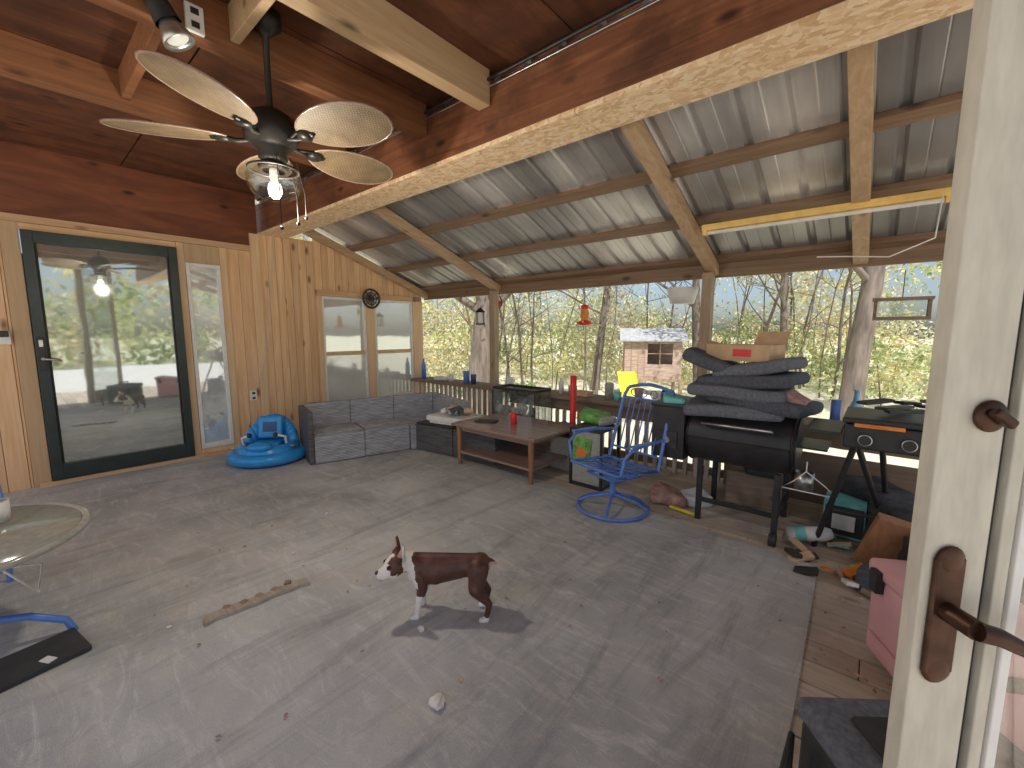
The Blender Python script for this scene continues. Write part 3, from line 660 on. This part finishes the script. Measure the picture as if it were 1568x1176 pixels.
vase('dark_bottle',-1.55,4.1,zl,[(0,0),(.04,0),(.04,.12),(.015,.17),(0,.17)],m_black)
vase('flower_pot',-1.38,4.1,zl,[(0,0),(.05,0),(.07,.10),(.06,.10),(.05,.02)],m_tableglass)
vase('spray_can',-2.75,4.08,zl,[(0,0),(.03,0),(.03,.13),(.015,.15),(.015,.18),(0,.18)],m_white)
vase('coffee_can',-2.62,4.12,zl,[(0,0),(.05,0),(.05,.10),(0,.10)],m_cloth)
vase('glass_jar',-4.65,4.08,zl,[(0,0),(.04,0),(.04,.08),(.03,.1),(0,.1)],m_white)
vase('blue_can',-.22,4.08,zl,[(0,0),(.033,0),(.033,.19),(0,.19)],m_blue)
vase('light_blue_vase',-.10,4.05,zl,[(0,0),(.05,0),(.055,.03),(.045,.14),(.02,.20),(.018,.27),(.024,.28),(0,.28)],m_lb)
vase('blue_cup',.2,4.1,zl,[(0,0),(.04,0),(.045,.1),(0,.1)],m_toyblue)
b=B(); b.obox((-4.85,4.08,zl+.03),(.22,.12,.05),m_white,rot=(0,0,12),bev=.01); b.obj('sandal_pair')
b=B(); b.obox((-2.45,4.08,zl+.03),(.18,.12,.055),m_card,rot=(0,0,-8),bev=.003); b.obj('small_box')
def hang(name,x,y,zt,fn):
    b=B(); b.tube([(x,y,roofZ(y)),(x,y,zt)],.003,m_iron,n=5); fn(b,x,y,zt); return b.obj(name)
def lantern(b,x,y,z):
    b.lathe((x,y,z),[(0,0),(.09,-.06),(.085,-.07)],m_iron,n=4); 
    for k in range(4):
        an=k*math.pi/2; b.tube([(x+.065*math.cos(an),y+.065*math.sin(an),z-.06),(x+.065*math.cos(an),y+.065*math.sin(an),z-.22)],.006,m_iron)
    b.lathe((x,y,z),[(.05,-.07),(.05,-.21)],m_white,n=12); b.lathe((x,y,z),[(0,-.22),(.09,-.22),(.09,-.235),(0,-.24)],m_iron,n=4)
hang('hanging_lantern',-4.22,4.25,1.68,lantern)
def humm(b,x,y,z):
    b.lathe((x,y,z),[(0,0),(.04,-.01),(.045,-.04),(.04,-.05)],m_red); b.lathe((x,y,z),[(.035,-.05),(.05,-.10),(.04,-.18)],m_orange); b.lathe((x,y,z),[(.03,-.18),(.085,-.20),(.09,-.225),(.04,-.24),(0,-.24)],m_red)
    for k in range(5): b.sph((x+.085*math.cos(k*1.257),y+.085*math.sin(k*1.257),z-.20),.014,m_yellow,n=8)
hang('hummingbird_feeder',-2.62,4.35,1.66,humm)
def basket(b,x,y,z):
    for k in range(4):
        an=k*math.pi/2+.7; b.tube([(x,y,z+.03),(x+.13*math.cos(an),y+.13*math.sin(an),z-.05)],.003,m_iron,n=4)
    b.lathe((x,y,z),[(.14,-.05),(.145,-.06),(.11,-.2),(0,-.2)],m_white)
hang('hanging_basket',-1.50,4.30,1.82,basket)
def hook(b,x,y,z): b.tube([(x,y,z),(x+.03,y,z-.05),(x+.035,y,z-.12),(x,y,z-.16)],.007,m_iron); b.sph((x,y,z-.10),(.022,.02,.04),m_red)
hang('red_hanging_hook',-3.74,4.12,1.80,hook)
def wfeed(b,x,y,z):
    L=Matrix.Translation((x,y,z)); b.box(-.17,.17,-.08,.08,-.02,.0,m_rail,L=L); b.box(-.13,.13,-.06,.06,-.14,-.022,m_clear,L=L); b.box(-.16,.16,-.09,.09,-.165,-.142,m_rail,L=L)
    for sx in(-.15,.15): b.box(sx-.01,sx+.01,-.06,.06,-.14,-.02,m_rail,L=L)
hang('wooden_bird_feeder',.10,4.35,1.60,wfeed)

# ---------------------------------------------------------------- debris on the carpet
b=B(); pts=[];
for k in range(12): pts.append((k*.042,-.03+U(-.012,.012)))
for k in range(12)[::-1]: pts.append((k*.042+U(-.01,.01),.03+U(-.014,.014)))
b.poly(pts,0,.016,wood('old_board',(.60,.53,.45),(.36,.30,.24),'x'),L=Matrix.Translation((-2.27,.46,.012))@Matrix.Rotation(math.radians(86),4,'Z'))
for k in range(5): b.obox((-2.30+U(-.02,.02),.56+k*.07,.022),(.03,.03,.02),m_rail,rot=(0,0,U(0,90)),bev=.005)
b.obj('broken_board')
for (x,y,s) in((-1.11,.88,.028),(-1.47,1.085,.016),(-2.35,.35,.01),(-2.6,1.0,.01),(-3.0,1.4,.01)):
    bm=bmesh.new(); bmesh.ops.create_icosphere(bm,subdivisions=2,radius=s)
    for v in bm.verts: v.co+=mnoise.noise_vector(v.co*60+Vector((x,y,0)))*s*.45; v.co.z*=.75
    b=B(); b.add([v.co+Vector((x,y,.012+s*.5)) for v in bm.verts],[[v.index for v in f_.verts] for f_ in bm.faces],m_dogw); bm.free(); b.obj('rock_chip')

# ---------------------------------------------------------------- dog
def dog():
    bm=bmesh.new()
    def ball(c,r):
        ret=bmesh.ops.create_icosphere(bm,subdivisions=2,radius=1)
        for v in ret['verts']: v.co=Vector((v.co.x*r[0]+c[0],v.co.y*r[1]+c[1],v.co.z*r[2]+c[2]))
    def bone(p0,r0,p1,r1,fy=1,fz=1):
        p0,p1=Vector(p0),Vector(p1); n=max(3,int((p1-p0).length/.007))
        for i in range(n+1):
            t=i/n; r=r0+(r1-r0)*t; c=p0.lerp(p1,t); ball(c,(r,r*fy,r*fz))
    bone((-.155,0,.247),.050,(-.06,0,.232),.052,.92,1.0)
    bone((-.06,0,.232),.052,(.05,0,.218),.066,.9,1.05)
    bone((.05,0,.218),.066,(.125,0,.215),.062,.9,1.1)
    bone((-.15,0,.26),.035,(.12,0,.258),.035)
    bone((.12,.0,.235),.055,(.175,.02,.262),.043)
    bone((.175,.02,.262),.043,(.205,.035,.262),.046)
    ball((.215,.042,.262),(.054,.055,.050)); ball((.225,.05,.25),(.048,.055,.043))
    bone((.24,.062,.243),.034,(.268,.077,.233),.028,1.15,.9)
    for sy in(-1,1):
        bone((.115,sy*.04,.205),.036,(.100,sy*.05,.15),.025); bone((.100,sy*.05,.15),.025,(.122,sy*.05,.065),.0145); bone((.122,sy*.05,.065),.015,(.126,sy*.05,.022),.0145)
        bone((.126,sy*.05,.016),.016,(.15,sy*.05,.012),.0135,1.15,.9)
        dx=.0 if sy<0 else -.015
        bone((-.15,sy*.035,.235),.048,(-.125+dx,sy*.052,.16),.036,.75,1); bone((-.125+dx,sy*.052,.155),.034,(-.185+dx,sy*.055,.088),.0155)
        bone((-.185+dx,sy*.055,.088),.0155,(-.172+dx,sy*.055,.024),.0125); bone((-.172+dx,sy*.055,.016),.015,(-.148+dx,sy*.055,.012),.0135,1.15,.9)
    bone((-.20,0,.262),.014,(-.225,0,.252),.008)
    hd=Vector((.53,.33,0)).normalized(); sd=Vector((-hd.y,hd.x,0)); hc=Vector((.205,.038,.262))
    for s in(-1,1):
        p0=hc+sd*s*.034+Vector((0,0,.035)); p1=p0+sd*s*.024+Vector((0,0,.068))-hd*.008
        for i in range(12):
            t=i/11; c=p0.lerp(p1,t); w=.024*(1-t)**.7+.005; ball(c,(w*.75,w*.9,w*.7))
    me=bpy.data.meshes.new('tmp'); bm.to_mesh(me); bm.free()
    o=bpy.data.objects.new('tmp',me); sc.collection.objects.link(o)
    rm=o.modifiers.new('r','REMESH'); rm.mode='VOXEL'; rm.voxel_size=.0045; rm.use_smooth_shade=True
    sm=o.modifiers.new('s','SMOOTH'); sm.iterations=7; sm.factor=.6
    dg=bpy.context.evaluated_depsgraph_get(); me2=bpy.data.meshes.new_from_object(o.evaluated_get(dg)); bpy.data.objects.remove(o)
    for m in(m_dogb,m_dogw,m_dogp,m_eye,m_black): me2.materials.append(m)
    for p_ in me2.polygons:
        c=p_.center; k=0; q=c-hc; f_=q.dot(hd); s_=q.dot(sd)
        nz=mnoise.noise(c*40)*.008
        if f_>.02 and (abs(s_)<.014+nz+max(0,-(q.z))*1.2): k=1
        if f_>.05 and q.z<.02: k=1
        if .128+nz<c.x-(c.z-.22)*.25<.168+nz and f_<.0 and c.z>.16: k=1
        if c.x>.12 and c.z<.235 and c.z>.13 and abs(c.y)<.045: k=1
        if c.x>.06 and c.z<.125+nz: k=1
        if c.x<0 and c.z<.03+nz: k=1
        if c.x<-.195 and c.z>.2 and c.z<.262: k=2
        if c.z>.315 and abs(s_)>.028 and f_>.0: k=2
        p_.material_index=k; p_.use_smooth=True
    b=B()
    for s in(-1,1):
        e=hc+hd*.052+sd*s*.031+Vector((0,0,.006)); b.sph(e,.0105,m_eye,n=12)
    b.sph(hc+hd*.097+Vector((0,0,-.018)),(.010,.012,.008),m_black,n=10); 
    mo=hc+hd*.09+Vector((0,0,-.035)); b.tube([mo+sd*.022-hd*.012,mo,mo-sd*.022-hd*.012],.0022,m_black,n=6)
    par=bpy.data.objects.new('boston_terrier_dog',None); sc.collection.objects.link(par)
    body=bpy.data.objects.new('body',me2); sc.collection.objects.link(body); body.parent=par
    fc=b.obj('eyes_and_nose'); fc.parent=par
    par.location=(-1.47,1.24,.011); par.rotation_euler=(0,0,math.radians(-142)); par.scale=(1.04,)*3
dog()

# ---------------------------------------------------------------- open french door leaf at right
Rz=Matrix.Rotation(math.radians(40.6),4,'Z'); b=B(Rz)
w0=.58; w1=.605
b.box(.592,.682,w0,w1,.02,2.6,m_cream)
b.box(.684,.692,w0+.006,w1-.003,.02,2.6,m_black)
b.box(.694,.712,w0-.004,w1,.02,2.6,m_cream); b.box(.713,.728,w0+.008,w1,.02,2.6,m_cream); b.box(.729,.745,w0+.003,w1,.02,2.6,m_white)
b.box(.745,1.35,w0+.012,w0+.018,.25,2.5,m_clear); b.box(.745,1.35,w0,w1,.02,.25,m_cream); b.box(1.35,1.45,w0,w1,.02,2.6,m_cream)
b.obox((.626,w0-.004,.94),(.044,.008,.18),m_bronze,bev=.0035); b.sph((.626,w0-.004,1.025),(.022,.006,.022),m_bronze); b.sph((.626,w0-.004,.855),(.022,.006,.022),m_bronze)
b.cyl((.626,w0-.005,.95),(.626,w0-.05,.95),.014,m_bronze); b.tube([(.626,w0-.05,.95),(.65,w0-.055,.945),(.69,w0-.055,.925),(.73,w0-.055,.915),(.76,w0-.05,.918)],[.013,.012,.010,.010,.012],m_bronze,n=12)
b.lathe((0,0,0),[(0,.0),(.021,0),(.023,.006),(.014,.012),(0,.012)],m_bronze,L=Matrix.Translation((.655,w0,1.235))@Matrix.Rotation(math.radians(90),4,'X')); b.obox((.655,w0-.02,1.235),(.035,.014,.014),m_bronze,rot=(0,35,0),bev=.004)
b.obj('french_door',.002)

# ---------------------------------------------------------------- vegetation
import numpy as np
rng=np.random.default_rng(3)
def leaf_mesh(name,centers,radii,counts,size,mats,flat=.8):
    V=[];MI=[]
    for (c,r,n_) in zip(centers,radii,counts):
        q_=mnoise.noise(Vector(c)*.28)*3.2+1.9+rng.normal()*.8; mi=int(min(len(mats)-1,max(0,round(q_))))
        d=rng.normal(size=(n_,3)); d/=np.linalg.norm(d,axis=1)[:,None]; rad=rng.random(n_)**.45
        p_=np.array(c)+d*rad[:,None]*np.array([r,r,r*flat])
        s=size*(.6+.8*rng.random(n_)); a=rng.normal(size=(n_,3)); a/=np.linalg.norm(a,axis=1)[:,None]
        b_=np.cross(a,rng.normal(size=(n_,3))); b_/=np.linalg.norm(b_,axis=1)[:,None]
        q=np.stack([p_-a*s[:,None],p_+b_*s[:,None]*.55,p_+a*s[:,None],p_-b_*s[:,None]*.55],axis=1); V.append(q.reshape(-1,3))
        m=np.where(rng.random(n_)<.85,mi,rng.integers(0,len(mats),n_)); MI.append(m)
    V=np.concatenate(V); MI=np.concatenate(MI); nf=len(MI)
    me=bpy.data.meshes.new(name); me.vertices.add(len(V)); me.vertices.foreach_set('co',V.ravel().astype(np.float32))
    me.loops.add(nf*4); me.loops.foreach_set('vertex_index',np.arange(nf*4,dtype=np.int32)); me.polygons.add(nf)
    me.polygons.foreach_set('loop_start',np.arange(0,nf*4,4,dtype=np.int32)); me.polygons.foreach_set('loop_total',np.full(nf,4,dtype=np.int32))
    for m in mats: me.materials.append(m)
    me.polygons.foreach_set('material_index',MI.astype(np.int32)); me.update(calc_edges=True)
    o=bpy.data.objects.new(name,me); sc.collection.objects.link(o); return o
random.seed(77)
cs=[];rs=[];ns=[]
while len(cs)<1050:
    an=math.radians(U(-5,75)); d=U(15,27); x=-math.sin(an)*d+1; y=math.cos(an)*d+1
    z=U(-.4,6.5); gate=mnoise.noise(Vector((x*.22,y*.22,z*.45)))
    if gate<-.25+.035*z: continue
    cs.append((x,y,z)); rs.append(U(.45,1.2)); ns.append(62)
for k in range(280):
    an=math.radians(U(-5,75)); d=U(15,20); cs.append((-math.sin(an)*d+1,math.cos(an)*d+1,U(-.4,1.3))); rs.append(U(.5,1.0)); ns.append(60)
for k in range(150):
    an=math.radians(U(-5,72)); d=U(11,15); x=-math.sin(an)*d; y=math.cos(an)*d+1; 
    if 15<math.degrees(an)<36 or mnoise.noise(Vector((x*.3,y*.3,4)))<0: continue
    cs.append((x,y,-.4+R()**2*1.5)); rs.append(U(.3,.7)); ns.append(60)
leaf_mesh('distant_trees',cs,rs,ns,.07,LEAVES)
cs=[];rs=[];ns=[]
for k in range(160):
    y=U(-10,14); x=U(19,26); cs.append((x,y,-.4+R()**1.4*5.0)); rs.append(U(.9,1.8)); ns.append(46)
leaf_mesh('distant_trees',cs,rs,ns,.2,LEAVES)
b=B()
for k in range(80):
    an=math.radians(U(-4,72)); d=U(11,21); x=-math.sin(an)*d; y=math.cos(an)*d+1
    if 19<math.degrees(an)<30 and d<13: continue
    p=Vector((x,y,-.5)); dd=Vector((U(-.15,.15),U(-.15,.15),1)); pts=[p]; r0=U(.015,.05)
    for i in range(6): dd=(dd+Vector((U(-.15,.15),U(-.15,.15),0))).normalized(); p=p+dd*1.0; pts.append(p.copy())
    b.tube(pts,[r0*(1-.11*i) for i in range(7)],m_bark,n=5,caps=False)
    for j in range(9):
        q=pts[random.randint(1,6)]; e=Vector((U(-1,1),U(-1,1),U(.1,1))).normalized(); b.tube([q,q+e*.6,q+e*1.2+Vector((0,0,U(-.1,.3)))],[r0*.4,r0*.3,r0*.12],m_bark,n=4,caps=False)
b.obj('bare_saplings')
def tree(name,x,y,r,hh,lean,seed,leaves=True,spread=3.2):
    random.seed(seed); b=B(); tips=[]
    def branch(p,d,L_,r_,lvl):
        pts=[p];rr=[r_]; n=6; q=p.copy(); dd=d.copy()
        for i in range(n):
            dd=(dd+Vector((U(-.13,.13),U(-.13,.13),U(-.03,.09)))*(1 if lvl else .35)).normalized(); q=q+dd*L_/n; pts.append(q.copy()); rr.append(max(.008,r_*(1-.6*(i+1)/n)))
        b.tube(pts,rr,m_bark,n=12 if lvl==0 else 5)
        if lvl<3:
            for i in range(2,n+1):
                for _ in range(2):
                    a=U(0,6.28); nd=(dd*.5+Vector((math.cos(a),math.sin(a),U(-.1,.5)))).normalized()
                    if R()<(.8 if lvl<2 else .3): branch(pts[i],nd,L_*U(.38,.6) if lvl else spread*U(.6,1.1),rr[i]*U(.3,.5),lvl+1)
        else: tips.append(pts[-1])
        if lvl==2: tips.append(pts[-1])
    b.tube([(x,y,-.6),(x,y,-.35),(x+lean*.02,y,-.1)],[r*1.5,r*1.2,r*1.02],m_bark,n=16)
    branch(Vector((x+lean*.02,y,-.12)),Vector((lean*.1,0,1)).normalized(),hh,r,0)
    tr=b.obj('trunk')
    par=bpy.data.objects.new(name,None); sc.collection.objects.link(par); tr.parent=par
    if leaves and tips:
        lo=leaf_mesh('foliage',[tuple(t) for t in tips],[U(.3,.6) for t in tips],[22]*len(tips),.055,LEAVES); lo.parent=par
tree('oak_tree',-6.9,6.9,.33,5.5,1.2,11)
tree('oak_tree',-.30,8.6,.17,6.5,.3,5)
tree('oak_tree',-4.1,13.5,.15,6.5,-.8,9)
tree('oak_tree',-6.8,12,.13,6,1.4,21)
tree('oak_tree',1.6,11,.16,6,.5,31)
tree('oak_tree',-1.9,14,.11,6,-.9,41)
# playhouse
b=B(Matrix.Translation((-4.72,11.3,-.02))@Matrix.Rotation(math.radians(28),4,'Z')@Matrix.Scale(.88,4))
for x in(-.8,.8):
    for y in(-.7,.7): b.box(x-.05,x+.05,y-.05,y+.05,-.55,.1,m_post)
b.box(-.85,.85,-.75,.75,.1,.18,m_post)
b.box(-.8,-.15,-.72,-.68,.18,1.3,m_shed); b.box(.55,.8,-.72,-.68,.18,1.3,m_shed); b.box(-.15,.55,-.72,-.68,.18,.60,m_shed); b.box(-.15,.55,-.72,-.68,1.2,1.3,m_shed)
b.box(.76,.8,-.68,.72,.18,.6,m_shed); b.box(-.8,-.76,-.68,.72,.18,1.3,m_shed); b.box(-.76,.76,.68,.72,.18,1.3,m_shed)
for y in(-.05,.7): b.box(.74,.8,y-.04,y+.02,.6,1.3,m_shed)
b.box(.19,.21,-.71,-.69,.60,1.2,m_post); b.box(-.15,.55,-.71,-.69,.90,.92,m_post)
for x in(-.62,-.42,-.24): b.box(x,x+.02,-.735,-.722,.18,1.3,m_post)
for sy in(-1,1):
    b.add([(-.95,sy*.88,1.27),(.95,sy*.88,1.27),(.95,0,1.62),(-.95,0,1.62),(-.95,sy*.88,1.31),(.95,sy*.88,1.31),(.95,0,1.66),(-.95,0,1.66)],[(0,1,2,3),(4,7,6,5),(0,4,5,1),(1,5,6,2),(2,6,7,3),(3,7,4,0)],m_shedroof)
for sx in(-.8,.77): b.add([(sx,-.72,1.3),(sx,.72,1.3),(sx,0,1.6),(sx+.03,-.72,1.3),(sx+.03,.72,1.3),(sx+.03,0,1.6)],[(0,1,2),(3,5,4)],m_shed)
b.obj('playhouse')
b=B(Matrix.Translation((-4.75,10.0,-.06))@Matrix.Rotation(math.radians(35),4,'Z')@Matrix.Scale(.85,4))
pts=[(0,.35,.45),(0,.0,.2),(0,-.5,-.15),(0,-.9,-.38),(0,-1.1,-.42)]
for i in range(4):
    (x,y0,z0),(x,y1,z1)=pts[i],pts[i+1]
    b.add([(-.25,y0,z0),(.25,y0,z0),(.25,y1,z1),(-.25,y1,z1)],[(0,1,2,3)],m_yellow)
    for sx in(-.25,.25): b.add([(sx,y0,z0),(sx,y1,z1),(sx*1.1,y1,z1+.13),(sx*1.1,y0,z0+.13)],[(0,1,2,3)],m_yellow)
b.obj('yellow_slide')
b=B()
for k in range(12):
    x,y=U(-7,-1),U(7.5,10.5); b.obox((x,y,-.4),(U(.2,.7),U(.2,.5),U(.1,.3)),random.choice([m_white,m_concrete,m_card,m_shed,m_steel]),rot=(0,0,U(0,90)),bev=.01)
b.obj('yard_junk')

# ---------------------------------------------------------------- light
w=bpy.data.worlds.new('World'); sc.world=w; w.use_nodes=True; nt=w.node_tree
d=Vector((.38,-.42,.82)).normalized()
sky=nt.nodes.new('ShaderNodeTexSky'); sky.sky_type='NISHITA'; sky.sun_disc=False; sky.sun_elevation=math.asin(d.z); sky.sun_rotation=math.atan2(d.x,d.y); sky.air_density=.8; sky.dust_density=2.2; sky.ozone_density=.3
bg=nt.nodes['Background']; nt.links.new(sky.outputs[0],bg.inputs[0]); bg.inputs[1].default_value=.15
sl=bpy.data.lights.new('sun','SUN'); sl.energy=5; sl.angle=math.radians(.5); sl.color=(1,.95,.87); so=bpy.data.objects.new('sun',sl); sc.collection.objects.link(so)
so.rotation_euler=d.to_track_quat('Z','Y').to_euler()
pl=bpy.data.lights.new('bulb_light','POINT'); pl.energy=36; pl.color=(1,.90,.76); pl.shadow_soft_size=.05; po=bpy.data.objects.new('fan_bulb_light',pl); po.location=FC+Vector((0,0,-.31)); sc.collection.objects.link(po)

cam=bpy.data.cameras.new('cam'); cam.sensor_width=36; cam.lens=655/1568*36; cam.clip_start=.03; cam.clip_end=600
co=bpy.data.objects.new('camera',cam); co.location=(0,0,1.35); co.rotation_euler=(math.radians(83),0,math.radians(40.6)); sc.collection.objects.link(co); sc.camera=co
